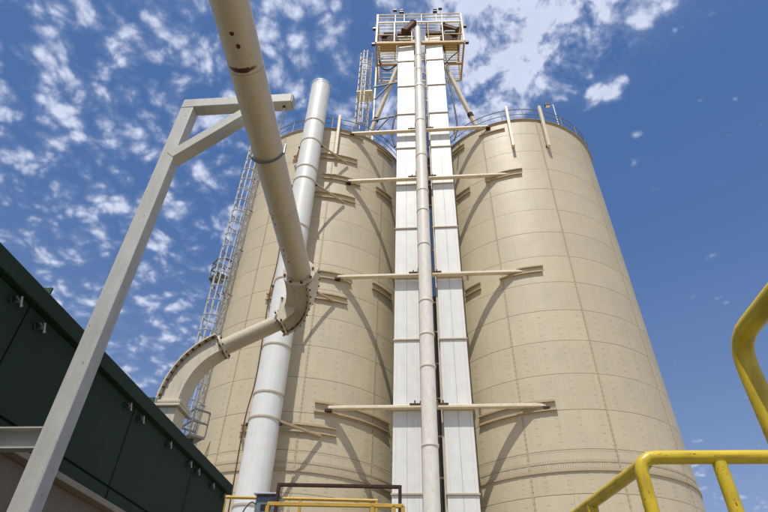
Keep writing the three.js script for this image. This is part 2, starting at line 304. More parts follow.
// ---------------------------------------------------------------- the two silos
const R = 5.32, SILO_AT = { '-1': [-6.65, -0.22], '1': [5.88, -0.36] }, TOP = 27.85;
const LEVELS = [-3, -1.84, -0.27, 1.3, 2.87, 4.44, 6.0, 6.83, 7.61]; for (let k = 1; k <= 12; k++) LEVELS.push(7.61 + k * 1.575); LEVELS.push(TOP);
const panelGeo = {};
function panel(height, variant) {          // a curved plate 36 degrees wide, standing at y = 0
  const key = height.toFixed(3) + '_' + variant;
  return panelGeo[key] ??= arc(0, 0, R - 0.03, R + [0, 0.002, -0.002][variant], 0.009, height - 0.009, -18 + 0.11, 18 - 0.11, 9, variant * 2.3);
}
function silo(side, label) {
  const [cx, cz] = SILO_AT[side], t = thing('grain_silo', label, 'silo', [cx, 0, cz]), rnd = rng(side > 0 ? 5 : 9), off = side > 0 ? -7.4 : -5.0;
  part('inner_shell', arc(cx, cz, R - 0.05, R - 0.016, 0.002, E + TOP - 0.01, 0, 360, 90), M.seam, t);
  for (let k = 0; k < LEVELS.length - 1; k++) for (let s = 0; s < 10; s++)
    copyPart('panel', panel(LEVELS[k + 1] - LEVELS[k], Math.floor(rnd() * 3)), siloMats[Math.floor(rnd() * 5)], t, [cx, E + LEVELS[k], cz], [0, (off + s * 36) * Math.PI / 180, 0]);
  for (let s = 0; s < 10; s++) {            // the upright joints between the plates
    const a = off + 18 + s * 36;
    part('seam_strip', arc(cx, cz, R - 0.01, R + 0.016, E - 2.99, E + TOP - 0.03, a - 0.27, a + 0.27, 2), M.batten, t);
  }
  // the stiffening ring low down, the rim angle at the top
  part('stiffening_ring', [arc(cx, cz, R - 0.01, R + 0.05, E + 6.80, E + 6.86, 0, 360, 90), arc(cx, cz, R - 0.01, R + 0.014, E + 6.861, E + 6.93, 0, 360, 90)], M.batten, t);
  part('lap_band', arc(cx, cz, R - 0.01, R + 0.012, E + 7.12, E + 7.17, 0, 360, 90), M.batten, t);
  part('rim', [arc(cx, cz, R - 0.03, R + 0.09, E + TOP - 0.012, E + TOP + 0.012, 0, 360, 90), arc(cx, cz, R + 0.005, R + 0.03, E + TOP - 0.13, E + TOP - 0.013, 0, 360, 90)], M.batten, t);
  const roof = new THREE.ConeGeometry(R - 0.06, 1.3, 60, 1, true); roof.translate(cx, E + TOP + 0.64, cz); part('roof', roof, M.silo, t);
  // railing round the roof edge
  const rail = new THREE.Group(); rail.name = 'roof_railing'; rail.position.set(0, E + TOP, 0); t.add(rail);
  for (const [h, r] of [[1.02, 0.028], [0.52, 0.022]]) {
    const pts = []; for (let i = 0; i < 60; i++) { const a = i / 60 * 2 * Math.PI; pts.push(V(cx + (R + 0.03) * Math.sin(a), E + TOP + h, cz + (R + 0.03) * Math.cos(a))); }
    part('rail', bent(pts, r, 150, true, 8), M.grey, rail);
  }
  for (let i = 0; i < 26; i++) { const a = (i * 360 / 26 + (side > 0 ? 3 : -4)) * Math.PI / 180, x = cx + (R + 0.03) * Math.sin(a), z = cz + (R + 0.03) * Math.cos(a); part('post', bar(V(x, E + TOP + 0.01, z), V(x, E + TOP + 1.03, z), 0.05, 0.05), M.grey, rail); }
  // bolts in the lower plates: short rows up every plate, dense rows over the stiffening ring
  const bolt = new THREE.CylinderGeometry(0.012, 0.014, 0.014, 6); bolt.rotateX(Math.PI / 2);
  const spots = [];
  for (let k = 4; k < 12; k++) { if (k === 7) continue;
    const h0 = LEVELS[k], dh = LEVELS[k + 1] - h0;
    for (let a = -80; a < 80; a += 9) { const aa = off + a + 4.5; for (let i = 0; i < 4; i++) for (const d of [-0.42, 0.42]) spots.push([aa + d, h0 + dh * (0.2 + 0.2 * i)]); } }
  for (let a = -85; a < 85; a += 0.95) for (const h of [6.99, 7.06, 7.23, 7.56]) spots.push([a, h]);
  for (let s = 0; s < 10; s++) for (let h = -2.8; h < TOP; h += 0.2) for (const d of [-0.36, 0.36]) spots.push([off + 18 + s * 36 + d, h, 0.014]);
  const im = new THREE.InstancedMesh(bolt, M.silo, spots.length), m4 = new THREE.Matrix4();
  spots.forEach(([a, h, o = 0], i) => { const b = a * Math.PI / 180; m4.makeRotationY(b); m4.setPosition((R + 0.006 + o) * Math.sin(b), E + h, (R + 0.006 + o) * Math.cos(b)); im.setMatrixAt(i, m4); });
  im.name = 'plate_bolts'; im.userData.kind = 'stuff'; im.castShadow = true; t.add(im);
  return t;
}
const siloL = silo(-1, 'tan bolted steel silo with white vent stack and caged ladder on its wall');
const siloR = silo(1, 'tan bolted steel silo with two short uprights and floodlight at its rim');
// curved angle irons bolted on the wall in pairs: [silo, group of heights, from, to]
function irons(t, list) {
  const cx = t.position.x, cz = t.position.z;
  for (const [h, a0, a1, d = 0.11] of list) part('wall_bracket', [arc(cx, cz, R + 0.004, R + d, E + h - 0.02, E + h + 0.02, a0, a1, 8), arc(cx, cz, R + 0.004, R + 0.03, E + h + 0.0205, E + h + 0.11, a0 + 0.05, a1 - 0.05, 8)], M.bracket, t);
}
irons(siloR, [[9.56, -47, -10.4], [9.2, -47.2, -10.2], [16.42, -17.5, -4.1], [16.1, -26.8, -4.7], [23.4, -27.4, -4.6], [23.0, -27.2, -5.2], [27.14, -27.6, -10.3],
  [23.25, -49.4, -38.2], [22.9, -49.4, -38.2], [16.35, -49, -38.1], [16.0, -49, -38.1], [27.2, -49.5, -38.9], [26.9, -49.5, -38.9]]);
irons(siloL, [[9.66, 18.8, 60.1], [9.27, 18.8, 59.5], [16.54, 13.3, 31.4], [16.16, 13.3, 31.4], [23.6, 8.2, 31.9], [23.27, 8.6, 32.3], [27.45, 16.1, 31.9],
  [23.85, 43.8, 58.4], [23.5, 43.8, 58.4], [16.75, 44.6, 60.5], [16.4, 44.6, 60.5], [27.6, 43.3, 57.8], [27.3, 43.3, 57.8],
  [25.38, -13, 28.9], [25.0, -13, 29.1], [22.1, -13, 29.6], [21.74, -13, 29.9], [15.2, -13, 29.8], [14.88, -13, 30], [8.64, -13, 29.6], [8.35, -13, 29.8]]);
// uprights hung over the rim
function upright(t, a) {
  const b = a * Math.PI / 180, cx = t.position.x, cz = t.position.z, at = (r, h) => V(cx + (R + r - 5) * Math.sin(b), E + h, cz + (R + r - 5) * Math.cos(b)), out = V(Math.sin(b), 0, Math.cos(b));
  const u = part('rim_upright', bar(at(5.26, 25.15), at(5.26, 28.95), 0.17, 0.17, out), M.arm, t);
  part('standoff', bar(at(5.0, 25.4), at(5.18, 25.4), 0.12, 0.12), M.rust, u); part('standoff', bar(at(5.05, 27.6), at(5.18, 27.6), 0.12, 0.12), M.rust, u);
}
upright(siloR, -7.2); upright(siloR, 13.9); upright(siloL, 14.2);

// floodlight on a pole at the right silo's rim
{
  const x = 8.40, z = 4.27, y = E + TOP, t = thing('flood_light', 'small black floodlight on a thin pole at silo roof edge', 'floodlight', [x, y, z]);
  part('pole', tube(V(x, y + 0.012, z), V(x, y + 2.3, z), 0.035), M.galv, t);
  part('arm', bar(V(x, y + 2.25, z), V(x - 0.34, y + 2.25, z + 0.1), 0.04, 0.04), M.galv, t);
  const b = part('housing', rbox(x - 0.56, x - 0.22, y + 2.0, y + 2.23, z, z + 0.24, 0.03), M.black, t);
  part('lens', rbox(x - 0.53, x - 0.25, y + 1.985, y + 2.0, z + 0.03, z + 0.21, 0.006), M.glass, b);
}

// ---------------------------------------------------------------- the bucket elevators
const legJoints = [-3, -0.58, 2.76, 6.09, 9.44, 12.78, 16.30, 19.62, 22.98, 26.25, 29.65, 32.8, 35.95, 38.2];
function elevator(x0, x1, label) {
  const t = thing('bucket_elevator', label, 'elevator', [(x0 + x1) / 2, 0, 4.1]), xm = (x0 + x1) / 2;
  for (let k = 0; k < legJoints.length - 1; k++) {
    const y0 = E + legJoints[k] + (k ? 0.032 : 0.001), y1 = E + legJoints[k + 1] - 0.032;
    const c = part('casing_section', rbox(x0, x1, y0, y1, 3.75, 4.5, 0.02), M.white, t);
    part('seam', box(xm - 0.011, xm + 0.011, y0 + 0.02, y1 - 0.02, 4.498, 4.506), M.flange, c);
    for (const s of [-1, 1]) part('seam', box(xm + s * 0.46 - 0.004, xm + s * 0.46 + 0.004, y0 + 0.02, y1 - 0.02, 4.497, 4.503), M.flange, c);
    part('flange', [rbox(x0 - 0.045, x1 + 0.045, y1 + 0.002, y1 + 0.030, 3.70, 4.56, 0.004), rbox(x0 - 0.045, x1 + 0.045, y1 + 0.034, y1 + 0.062, 3.70, 4.56, 0.004)], M.flange, t);
  }
  // corner angle irons up the inner edge
  const inner = x0 < 0 ? x1 : x0, s = x0 < 0 ? 1 : -1;
  part('corner_angle', [box(Math.min(inner, inner + s * 0.09), Math.max(inner, inner + s * 0.09), E - 2.9, E + 37.8, 4.30, 4.345)], M.flange, t);
  // the head above the deck
  const y = E + 38.26, head = part('head_casing', [rbox(x0 - 0.08, x1 + 0.08, y, y + 1.3, 3.1, 4.4, 0.03)], M.bracket, t);
  const hood = new THREE.CylinderGeometry(0.62, 0.62, x1 - x0 + 0.12, 24, 1, false, 0, Math.PI); hood.rotateZ(Math.PI / 2); hood.rotateX(Math.PI); hood.translate(xm, y + 1.305, 3.75);
  part('head_hood', hood, M.bracket, t);
  return t;
}
elevator(-1.665, -0.505, 'tall white elevator leg whose edge the tan downspout runs along');
elevator(0.42, 1.615, 'tall white elevator leg standing nearest the right silo');

// tan downspout between the legs
{
  const px = -0.165, pz = 5.28, t = thing('downspout', 'round tan downspout pipe running up between two white legs', 'pipe', [px, 0, pz]);
  const js = [-3, 0.3, 4.2, 7.63, 10.97, 12.53, 14.3, 17.71, 20.06, 21.56, 24.45, 27.72, 31.33];
  for (let k = 0; k < js.length - 1; k++) {
    part('pipe_section', tube(V(px, E + js[k] + (k ? 0.02 : 0.001), pz), V(px, E + js[k + 1] - 0.02, pz), 0.315, 32), M.spout, t);
    part('coupling', tube(V(px, E + js[k + 1] - 0.045, pz), V(px, E + js[k + 1] + 0.045, pz), 0.345, 32), M.spout, t);
  }
  part('reducer', tube(V(px, E + 31.38, pz), V(px, E + 31.75, pz), 0.315, 32, 0.215), M.spout, t);
  part('pipe_section', tube(V(px, E + 31.75, pz), V(px, E + 35.2, pz), 0.215, 28), M.spout, t);
  part('coupling', tube(V(px, E + 33.4, pz), V(px, E + 33.5, pz), 0.24, 28), M.spout, t);
  part('coupling', tube(V(px, E + 35.15, pz), V(px, E + 35.25, pz), 0.24, 28), M.spout, t);
  part('pipe_section', tube(V(px, E + 35.2, pz), V(px, E + 39.1, pz), 0.215, 28), M.spout, t);
}
// ladder and conduits between the legs
{
  const t = thing('conduit_run', 'thin grey conduits and ties in the gap between white legs', 'conduit', [0.1, 0, 4.0]);
  for (const [x, z, r] of [[0.22, 4.0, 0.03], [0.30, 3.9, 0.025]]) part('conduit', tube(V(x, 0.002, z), V(x, E + 37.9, z), r, 10), M.grey, t);
  part('cable_tray', [box(0.0, 0.44, 0.002, E + 16.2, 3.0, 3.04), box(0.0, 0.03, 0.002, E + 16.2, 3.0405, 3.12), box(0.41, 0.44, 0.002, E + 16.2, 3.0405, 3.12)], M.rustBox, t);
  part('cable_tray', [box(0.02, 0.40, E + 22.5, E + 27.0, 3.0, 3.04)], M.rustBox, t);
  for (let k = 0; k < 24; k++) { const h = E - 1.5 + k * 1.66; part('tie', box(-0.46, 0.38, h, h + 0.07, 3.97, 4.03), M.flange, t); }
}
// horizontal beams that tie both legs to the silos
[[9.45, -4.36, 4.56, 'lowest'], [16.3, -4.5, 5.12, 'second lowest'], [23.24, -4.42, 4.92, 'third lowest'], [27.62, -4.48, 3.98, 'topmost']].forEach(([h, x0, x1, which]) => {
  const t = thing('tie_beam', which + ' tan beam crossing both white legs from silo to silo', 'beam', [0, E + h, 4.72], 'beams tying the legs to the silos'), y = E + h, z = 4.73;
  const bm = part('beam', rbox(x0, x1, y - 0.07, y + 0.07, z - 0.13, z + 0.11, 0.03), M.arm, t);
  for (const [x, s] of [[x0, -1], [x1, 1]]) {
    const [cx, cz] = SILO_AT[s], ang = cz + Math.sqrt(Math.max(0, R * R - Math.pow(x - cx, 2)));
    part('end_plate', rbox(x - 0.13, x + 0.13, y - 0.18, y - 0.072, Math.min(z - 0.1, ang - 0.01), z + 0.12, 0.008), M.rust, bm);
  }
  for (const x of [-0.74, 0.42]) {
    part('pipe_clip', [rbox(x - 0.02 - 0.2, x + 0.02 + 0.2, y + 0.071, y + 0.12, z - 0.02, z + 0.14, 0.006), rbox(x - 0.03, x + 0.03, y + 0.121, y + 0.26, z + 0.05, z + 0.10, 0.006)], M.rustBox, t);
  }
  part('pipe_strap', [bar(V(-0.5, y + 0.02, z + 0.14), V(-0.5, y + 0.02, z + 0.56), 0.05, 0.02), bar(V(0.17, y + 0.02, z + 0.14), V(0.17, y + 0.02, z + 0.56), 0.05, 0.02), ], M.bracket, t);
  for (const s of [-1, 1]) part('leg_clip', rbox(s * 1.9 - 0.05, s * 1.9 + 0.05, y - 0.33, y - 0.071, z - 0.13, z - 0.05, 0.01), M.bracket, t);
});
// diagonal struts from the legs to the silo roofs
for (const [x0, x1, which] of [[-1.78, -4.1, 'left'], [1.74, 4.1, 'right']]) {
  const t = thing('roof_strut', 'slanting tan tube bracing white leg against roof of ' + (x0 < 0 ? 'silo with the vent stack' : 'silo with two rim uprights'), 'strut', [x1, E + 28.4, 2.6]);
  part('tube', tube(V(x0, E + 36.0, 3.9), V(x1, E + 28.35, 2.6), 0.17, 18), M.arm, t);
  part('clamp', tube(V(mix(x0, x1, 0.62), E + mix(36, 28.35, 0.62), mix(3.9, 2.6, 0.62)), V(mix(x0, x1, 0.66), E + mix(36, 28.35, 0.66), mix(3.9, 2.6, 0.66)), 0.2, 18), M.rust, t);
}
// a hose hanging down beside each leg
for (const [pts, l] of [
  [[[1.75, 38.1, 4.2], [1.83, 36.4, 4.25], [1.95, 33, 4.2], [2.1, 30.4, 4.2], [2.15, 28.5, 4.1], [1.9, 27.3, 4.1]], 'black cable hanging along the leg nearest the right silo'],
  [[[-1.75, 30.4, 4.2], [-1.95, 29.0, 4.2], [-2.0, 28.0, 4.1], [-1.8, 26.9, 4.1]], 'short black cable looping beside the other white leg']]) {
  const t = thing('cable', l, 'cable', [pts.at(-1)[0], E + pts.at(-1)[1], 4.1]); part('cable', bent(pts.map(([x, h, z]) => V(x, E + h, z)), 0.055, 60, false, 8), M.black, t);
}

// ---------------------------------------------------------------- service deck on top
{
  const y = E + 38.2, X0 = -3.3, X1 = 3.25, Z0 = 1.4, Z1 = 4.68, u = y + 3.0;   // u: the upper walkway round the heads
  const t = thing('service_platform', 'two-level steel service deck with pale railings crowning the white legs', 'platform', [0, y, 4]);
  const before = new Set(scene.children.filter((c) => c !== t));
  part('cross_beam', rbox(X0, X1, y - 0.25, y, 4.56, 4.76, 0.012), M.goldSteel, t);
  part('cross_beam', rbox(X0, -1.75, y - 0.2, y, 2.85, 3.0, 0.012), M.goldSteel, t); part('cross_beam', rbox(1.7, X1, y - 0.2, y, 2.85, 3.0, 0.012), M.goldSteel, t);
  part('edge_beam', rbox(X0, X1, y - 0.16, y, Z0 - 0.06, Z0 + 0.06, 0.01), M.rail, t);
  for (const x of [X0, X1]) part('side_beam', rbox(x - 0.06, x + 0.06, y - 0.2, y - 0.001, Z0 + 0.06, 4.56, 0.01), M.goldSteel, t);
  const gs = [];
  for (let z = Z0 + 0.1; z < 4.5; z += 0.2) { gs.push(box(X0 + 0.07, -1.8, y + 0.003, y + 0.03, z, z + 0.035)); gs.push(box(1.75, X1 - 0.07, y + 0.003, y + 0.03, z, z + 0.035)); }
  part('grating', gs, M.rail, t, { kind: 'stuff' });
  // frame of the upper walkway
  for (const x of [X0, X1]) for (const z of [Z0, Z1]) part('corner_post', rbox(x - 0.07, x + 0.07, y + 0.001, u + 1.2, z - 0.06, z + 0.06, 0.01), z > 4 ? M.rail : M.goldSteel, t);
  for (const z of [Z0, Z1]) part('walkway_beam', rbox(X0 + 0.071, X1 - 0.071, u - 0.13, u, z - 0.05, z + 0.05, 0.01), M.rail, t);
  for (const x of [X0, X1]) part('walkway_beam', rbox(x - 0.05, x + 0.05, u - 0.13, u, Z0 + 0.061, Z1 - 0.061, 0.01), M.goldSteel, t);
  for (const x of [-1.95, -0.35, 0.55, 1.9]) part('joist', rbox(x - 0.04, x + 0.04, u - 0.12, u - 0.002, Z0 + 0.052, Z1 - 0.052, 0.008), M.goldSteel, t);
  const ug = []; for (let z = Z0 + 0.1; z < Z1 - 0.06; z += 0.13) ug.push(box(X0 + 0.06, X1 - 0.06, u + 0.002, u + 0.03, z, z + 0.03));
  part('grating', ug, M.rail, t, { kind: 'stuff' });
  const rail = new THREE.Group(); rail.name = 'railing'; t.add(rail);
  for (const [h, r] of [[1.16, 0.05], [0.66, 0.045]]) {
    for (const z of [Z0, Z1]) part('rail', tube(V(X0, u + h, z), V(X1, u + h, z), r, 10), M.rail, rail);
    for (const x of [X0, X1]) part('rail', tube(V(x, u + h, Z0), V(x, u + h, Z1), r, 10), M.rail, rail);
  }
  for (const x of [-1.9, -1.2, 0.15, 1.3, 1.75]) for (const z of [Z0, Z1]) part('post', bar(V(x, u, z), V(x, u + 1.16, z), 0.06, 0.06), M.rail, rail);
  part('upright', bar(V(-1.95, y, Z1), V(-1.95, u - 0.13, Z1), 0.09, 0.09), M.rail, t); part('upright', bar(V(-0.62, y, Z1), V(-0.62, u - 0.13, Z1), 0.07, 0.07), M.rail, t);
  part('upright', bar(V(1.72, y, Z1), V(1.72, u - 0.13, Z1), 0.09, 0.09), M.rail, t); part('upright', bar(V(0.62, y, Z1), V(0.62, u - 0.13, Z1), 0.06, 0.06), M.goldSteel, t);
  for (const [x0, x1] of [[-3.2, -2.0], [1.8, 3.2]]) part('mid_bar', rbox(x0, x1, y + 1.02, y + 1.1, Z1 - 0.04, Z1 + 0.04, 0.01), M.goldSteel, t);
  for (const [x0, x1] of [[-1.9, -0.66], [0.66, 1.67]]) for (const h of [0.35, 0.75]) part('mid_bar', rbox(x0, x1, y + h, y + h + 0.06, Z1 - 0.03, Z1 + 0.03, 0.01), M.rail, t);
  for (const [x0, x1] of [[-1.75, -0.5], [0.45, 1.7]]) part('shaft_guard', rbox(x0, x1, y + 1.35, y + 1.75, 4.42, 4.6, 0.03), M.rustBox, t);
  // drives and spouts standing on the deck
  const drive = (x, z, l) => {
    const d = thing('drive_motor', l, 'motor', [x, y + 0.03, z]);
    part('base', rbox(x - 0.62, x + 0.62, y + 0.0305, y + 0.14, z - 0.42, z + 0.42, 0.01), M.goldSteel, d);
    for (const s of [-0.52, 0.52]) part('stand', rbox(x + s - 0.06, x + s + 0.06, y + 0.141, y + 1.15, z + 0.2, z + 0.32, 0.01), M.rustBox, d);
    part('gearbox', rbox(x - 0.55, x + 0.55, y + 0.6, y + 1.6, z - 0.3, z + 0.19, 0.05), M.rustBox, d);
    part('housing', rbox(x - 0.62, x + 0.62, y + 1.151, y + 1.30, z + 0.192, z + 0.34, 0.01), M.rustBox, d);
    part('motor', tube(V(x - 0.38, y + 1.82, z), V(x + 0.42, y + 1.82, z), 0.27, 20), M.grey, d);
    const guard = new THREE.CylinderGeometry(0.46, 0.46, 0.14, 24); guard.rotateX(Math.PI / 2); guard.translate(x + (x < 0 ? 0.35 : -0.35), y + 0.5, z + 0.36); part('belt_guard', guard, M.rust, d);
  };
  drive(-2.42, 4.28, 'rusty drive motor on top deck beside the downspout leg'); drive(2.3, 4.28, 'rusty drive motor on top deck towards the right silo');
  const spout = (p0, p1, l) => { const d = thing('discharge_spout', l, 'spout', [p1.x, p1.y, p1.z]); part('chute', bar(p0, p1, 0.42, 0.42), M.rustBox, d); part('collar', bar(p0.clone().lerp(p1, 0.04), p0.clone().lerp(p1, 0.12), 0.5, 0.5), M.rust, d); part('collar', bar(p0.clone().lerp(p1, 0.9), p0.clone().lerp(p1, 0.98), 0.5, 0.5), M.rust, d); };
  spout(V(-0.42, y + 2.8, 4.75), V(-1.25, y + 1.3, 4.75), 'rust brown spout slanting beside the top of the downspout');
  spout(V(1.72, y + 2.8, 4.4), V(2.95, y + 2.0, 4.4), 'rust brown spout slanting out over the right deck end');
  const lampOn = (x, h, l, n) => {
    const d = thing('deck_lamp', l, 'lamp', [x, u + 1.16, Z1]);
    part('stem', tube(V(x, u + 1.2, Z1), V(x, u + h, Z1), 0.025, 8), M.grey, d);
    part('housing', rbox(x - 0.15, x + 0.15, u + h, u + h + 0.15, Z1 - 0.1, Z1 + 0.1, 0.03), M.black, d);
    if (n) part('lower_housing', rbox(x - 0.17, x + 0.17, u + h - 0.34, u + h - 0.18, Z1 - 0.11, Z1 + 0.11, 0.03), M.black, d);
  };
  lampOn(-1.95, 1.78, 'single dark lamp on railing above the left motor', false); lampOn(-1.42, 1.75, 'double dark lamp on railing above the left leg', true);
  lampOn(1.25, 1.80, 'double dark lamp on railing above the right leg', true); lampOn(1.68, 1.95, 'single dark lamp on railing by the right motor', false);
  for (const [x, h, l] of [[X0 - 0.2, 2.1, 'black box light high on left deck post'], [X0 - 0.2, -0.15, 'black box light low on left deck post'], [X1 + 0.2, 2.25, 'black box light high on right deck post'], [X1 + 0.2, -0.1, 'black box light low on right deck post']]) {
    const d = thing('side_light', l, 'light', [x, y + h, Z1]); part('housing', rbox(x - 0.13, x + 0.13, y + h - 0.2, y + h + 0.0, Z1 - 0.1, Z1 + 0.1, 0.02), M.black, d); part('stub', box(x < 0 ? x + 0.12 : x - 0.135, x < 0 ? x + 0.135 : x - 0.12, y + h - 0.14, y + h - 0.06, Z1 - 0.04, Z1 + 0.04), M.galv, d);
  }
  for (const [pts, l] of [[[[-3.1, -0.2, 3.3], [-2.9, -1.0, 3.2], [-2.4, -1.5, 3.3], [-1.75, -1.6, 3.8]], 'black hose sagging under left end of top deck'], [[[2.8, -0.2, 4.5], [2.75, -0.9, 4.4], [2.2, -1.7, 4.4], [1.7, -2.6, 4.4]], 'black hose sagging under right end of top deck']]) {
    const d = thing('hose', l, 'hose', [pts[0][0], y + pts[0][1], pts[0][2]]); part('hose', bent(pts.map(([x, h, z]) => V(x, y + h, z)), 0.05, 40, false, 8), M.black, d);
  }
  // the deck and all that stands on it is turned a little against the row
  for (const o of scene.children) if (!before.has(o)) { const a = 0.05, x = o.position.x, z = o.position.z - 4.66; o.position.x = x * Math.cos(a) + z * Math.sin(a); o.position.z = 4.66 - x * Math.sin(a) + z * Math.cos(a); o.rotation.y = a; }
}

// ---------------------------------------------------------------- caged ladders
function cagedLadder(label, x, z, y0, y1, ang, cageFrom, matL, matC, hoopStep = 0.88) {
  const t = thing('caged_ladder', label, 'ladder', [x, y0, z]), b = ang * Math.PI / 180, out = V(Math.sin(b), 0, Math.cos(b)), tan = V(Math.cos(b), 0, -Math.sin(b));
  const P = (s, o, y) => V(x, y, z).addScaledVector(tan, s).addScaledVector(out, o);
  for (const s of [-0.23, 0.23]) part('stringer', bar(P(s, 0, y0), P(s, 0, y1), 0.05, 0.06, out), matL, t);
  for (let y = y0 + 0.2; y < y1 - 0.05; y += 0.305) part('rung', tube(P(-0.205, 0, y), P(0.205, 0, y), 0.016, 6), matL, t);
  const cage = new THREE.Group(); cage.name = 'cage'; cage.position.set(0, cageFrom - y0, 0); t.add(cage);
  const loop = []; for (let i = 0; i <= 10; i++) { const q = -Math.PI / 2 + Math.PI * i / 10; loop.push([0.40 * Math.sin(q), 0.42 + 0.42 * Math.cos(q)]); } loop.unshift([-0.3, 0.02]); loop.push([0.3, 0.02]);
  for (let y = cageFrom; y <= y1; y += hoopStep) part('hoop', bent(loop.map(([s, o]) => P(s, o, y)), 0.032, 22, false, 6), matC, cage);
  for (const i of [1, 3, 6, 9, 11]) { const [s, o] = loop[i]; part('strap', bar(P(s, o, cageFrom), P(s, o, y1), 0.06, 0.014), matC, cage); }
  return [t, P];
}
{
  const a = -43, b = a * Math.PI / 180, r = R + 0.25, x = -6.65 + r * Math.sin(b), z = -0.22 + r * Math.cos(b);
  const [t, P] = cagedLadder('long galvanised ladder with cage up the side of the silo', x, z, 0.001, E + 28.9, a, E - 0.5, M.galv, M.galvBright);
  for (let h = E - 2; h < E + 27; h += 3) for (const s of [-0.23, 0.23]) part('standoff', bar(P(s, -0.03, h), P(s, -0.26, h), 0.05, 0.05), M.grey, t);
  // rest platforms beside the ladder
  for (const [h, s0, s1, o0, o1, l] of [[17.5, -1.3, -0.45, -0.1, 0.62, 'small rest platform halfway up the silo ladder'], [8.15, 0.45, 1.55, 0.0, 0.68, 'grey rest platform low on the silo ladder behind the green bin']]) {
    const om = (o0 + o1) / 2, d = thing('rest_platform', l, 'platform', [P((s0 + s1) / 2, om, 0).x, E + h, P((s0 + s1) / 2, om, 0).z]), y = E + h;
    part('deck', bar(P(s0, om, y), P(s1, om, y), 0.06, o1 - o0, V(0, 1, 0).cross(P(1, 0, 0).sub(P(0, 0, 0))).normalize()), M.grey, d);
    const c = [[s0, o0], [s0, o1], [s1, o1], [s1, o0]];
    for (const [s, o] of c) part('post', bar(P(s, o, y + 0.03), P(s, o, y + 1.05), 0.05, 0.05), M.grey, d);
    for (const hh of [0.55, 1.05]) for (let i = 0; i < 3; i++) part('rail', bar(P(...c[i], y + hh), P(...c[i + 1], y + hh), 0.07, 0.07), M.grey, d);
    for (const s of [s0, s1]) { part('knee_brace', bar(P(s, o1 - 0.05, y - 0.03), P(s * 0.5, Math.max(o0, 0.0), y - 1.3), 0.07, 0.07), M.grey, d); part('bearer', bar(P(s, o1, y - 0.05), P(s, Math.min(o0, 0.3), y - 0.05), 0.06, 0.06), M.grey, d); }
  }
}
{
  const [t, P] = cagedLadder('pale caged ladder rising from silo roof to the top deck', -3.85, 3.15, E + 28.0, E + 39.3, -70, E + 30.2, M.ladderPaint, M.ladderPaint, 0.8);
  part('mast', bar(V(-3.45, E + 27.9, 2.9), V(-3.45, E + 38.0, 2.9), 0.12, 0.12), M.rail, t);
  part('landing', rbox(-4.7, -3.55, E + 33.9, E + 34.0, 2.7, 3.6, 0.01), M.rail, t);
  for (const h of [34.3, 30.4]) { const k = part('tie_bar', bar(V(-3.5, E + h, 3.6), V(-1.7, E + h, 3.9), 0.1, 0.12), M.grey, t); part('knee', bar(V(-3.35, E + h - 1.5, 3.6), V(-2.3, E + h - 0.1, 3.8), 0.09, 0.09), M.grey, k); }
}

// ---------------------------------------------------------------- white vent stack on the left silo
{
  const x = -6.5, z = 6.24, r = 0.595, t = thing('vent_stack', 'thick white vertical stack strapped to the front of the silo', 'stack', [x, 0, z]);
  const js = [-3, 0.6, 5.12, 8.27, 9.29, 11.42, 14.86, 18.2, 21.54, 22.5, 24.77, 26.6, 30.6];
  for (let k = 0; k < js.length - 1; k++) {
    part('stack_section', tube(V(x, E + js[k] + (k ? 0.01 : 0.001), z), V(x, E + js[k + 1] - 0.01, z), r, 48, r, k === js.length - 2), M.white, t);
    part('band', tube(V(x, E + js[k + 1] - 0.035, z), V(x, E + js[k + 1] + 0.035, z), r + (k === js.length - 2 ? 0.07 : 0.03), 48, r + (k === js.length - 2 ? 0.07 : 0.03), k === js.length - 2), k === js.length - 2 ? M.white : M.flange, t);
  }
  part('lining', arc(x, z, r - 0.012, r - 0.006, E + 27, E + 30.6, 0, 360, 40), M.rustBox, t);
  for (const h of [24.77, 21.54, 14.86, 8.27]) {
    for (const s of [-1, 1]) part('strut', bar(V(x + s * (r + 0.02), E + h, z), V(x + (s > 0 ? 1.95 : -1.2), E + h - 0.02, -0.22 + Math.sqrt(R * R - Math.pow(s > 0 ? 2.1 : -1.05, 2)) + 0.09), 0.09, 0.09), M.bracket, t);
    part('clamp_bolt', [bar(V(x + r + 0.02, E + h - 0.12, z + 0.02), V(x + r + 0.12, E + h - 0.12, z + 0.02), 0.1, 0.1), bar(V(x - r - 0.12, E + h - 0.12, z + 0.02), V(x - r - 0.02, E + h - 0.12, z + 0.02), 0.1, 0.1)], M.rust, t);
  }
}
// rusty conduit up the stack's left side
{
  const pts = [[-7.3, -2.99, 6.1], [-7.28, 2, 6.1], [-7.3, 5.2, 6.1], [-7.33, 8.6, 6.12], [-7.22, 10, 6.1], [-7.28, 13, 6.1], [-7.32, 14.6, 6.12], [-7.25, 16, 6.1], [-7.3, 20, 6.1]];
  const t = thing('rusty_conduit', 'thin rusty conduit clinging to left side of white stack', 'conduit', [-7.3, 0, 6.1]);
  part('conduit', bent(pts.map(([x, h, z]) => V(x, E + h, z)), 0.028, 120, false, 8), M.rustBox, t);
}

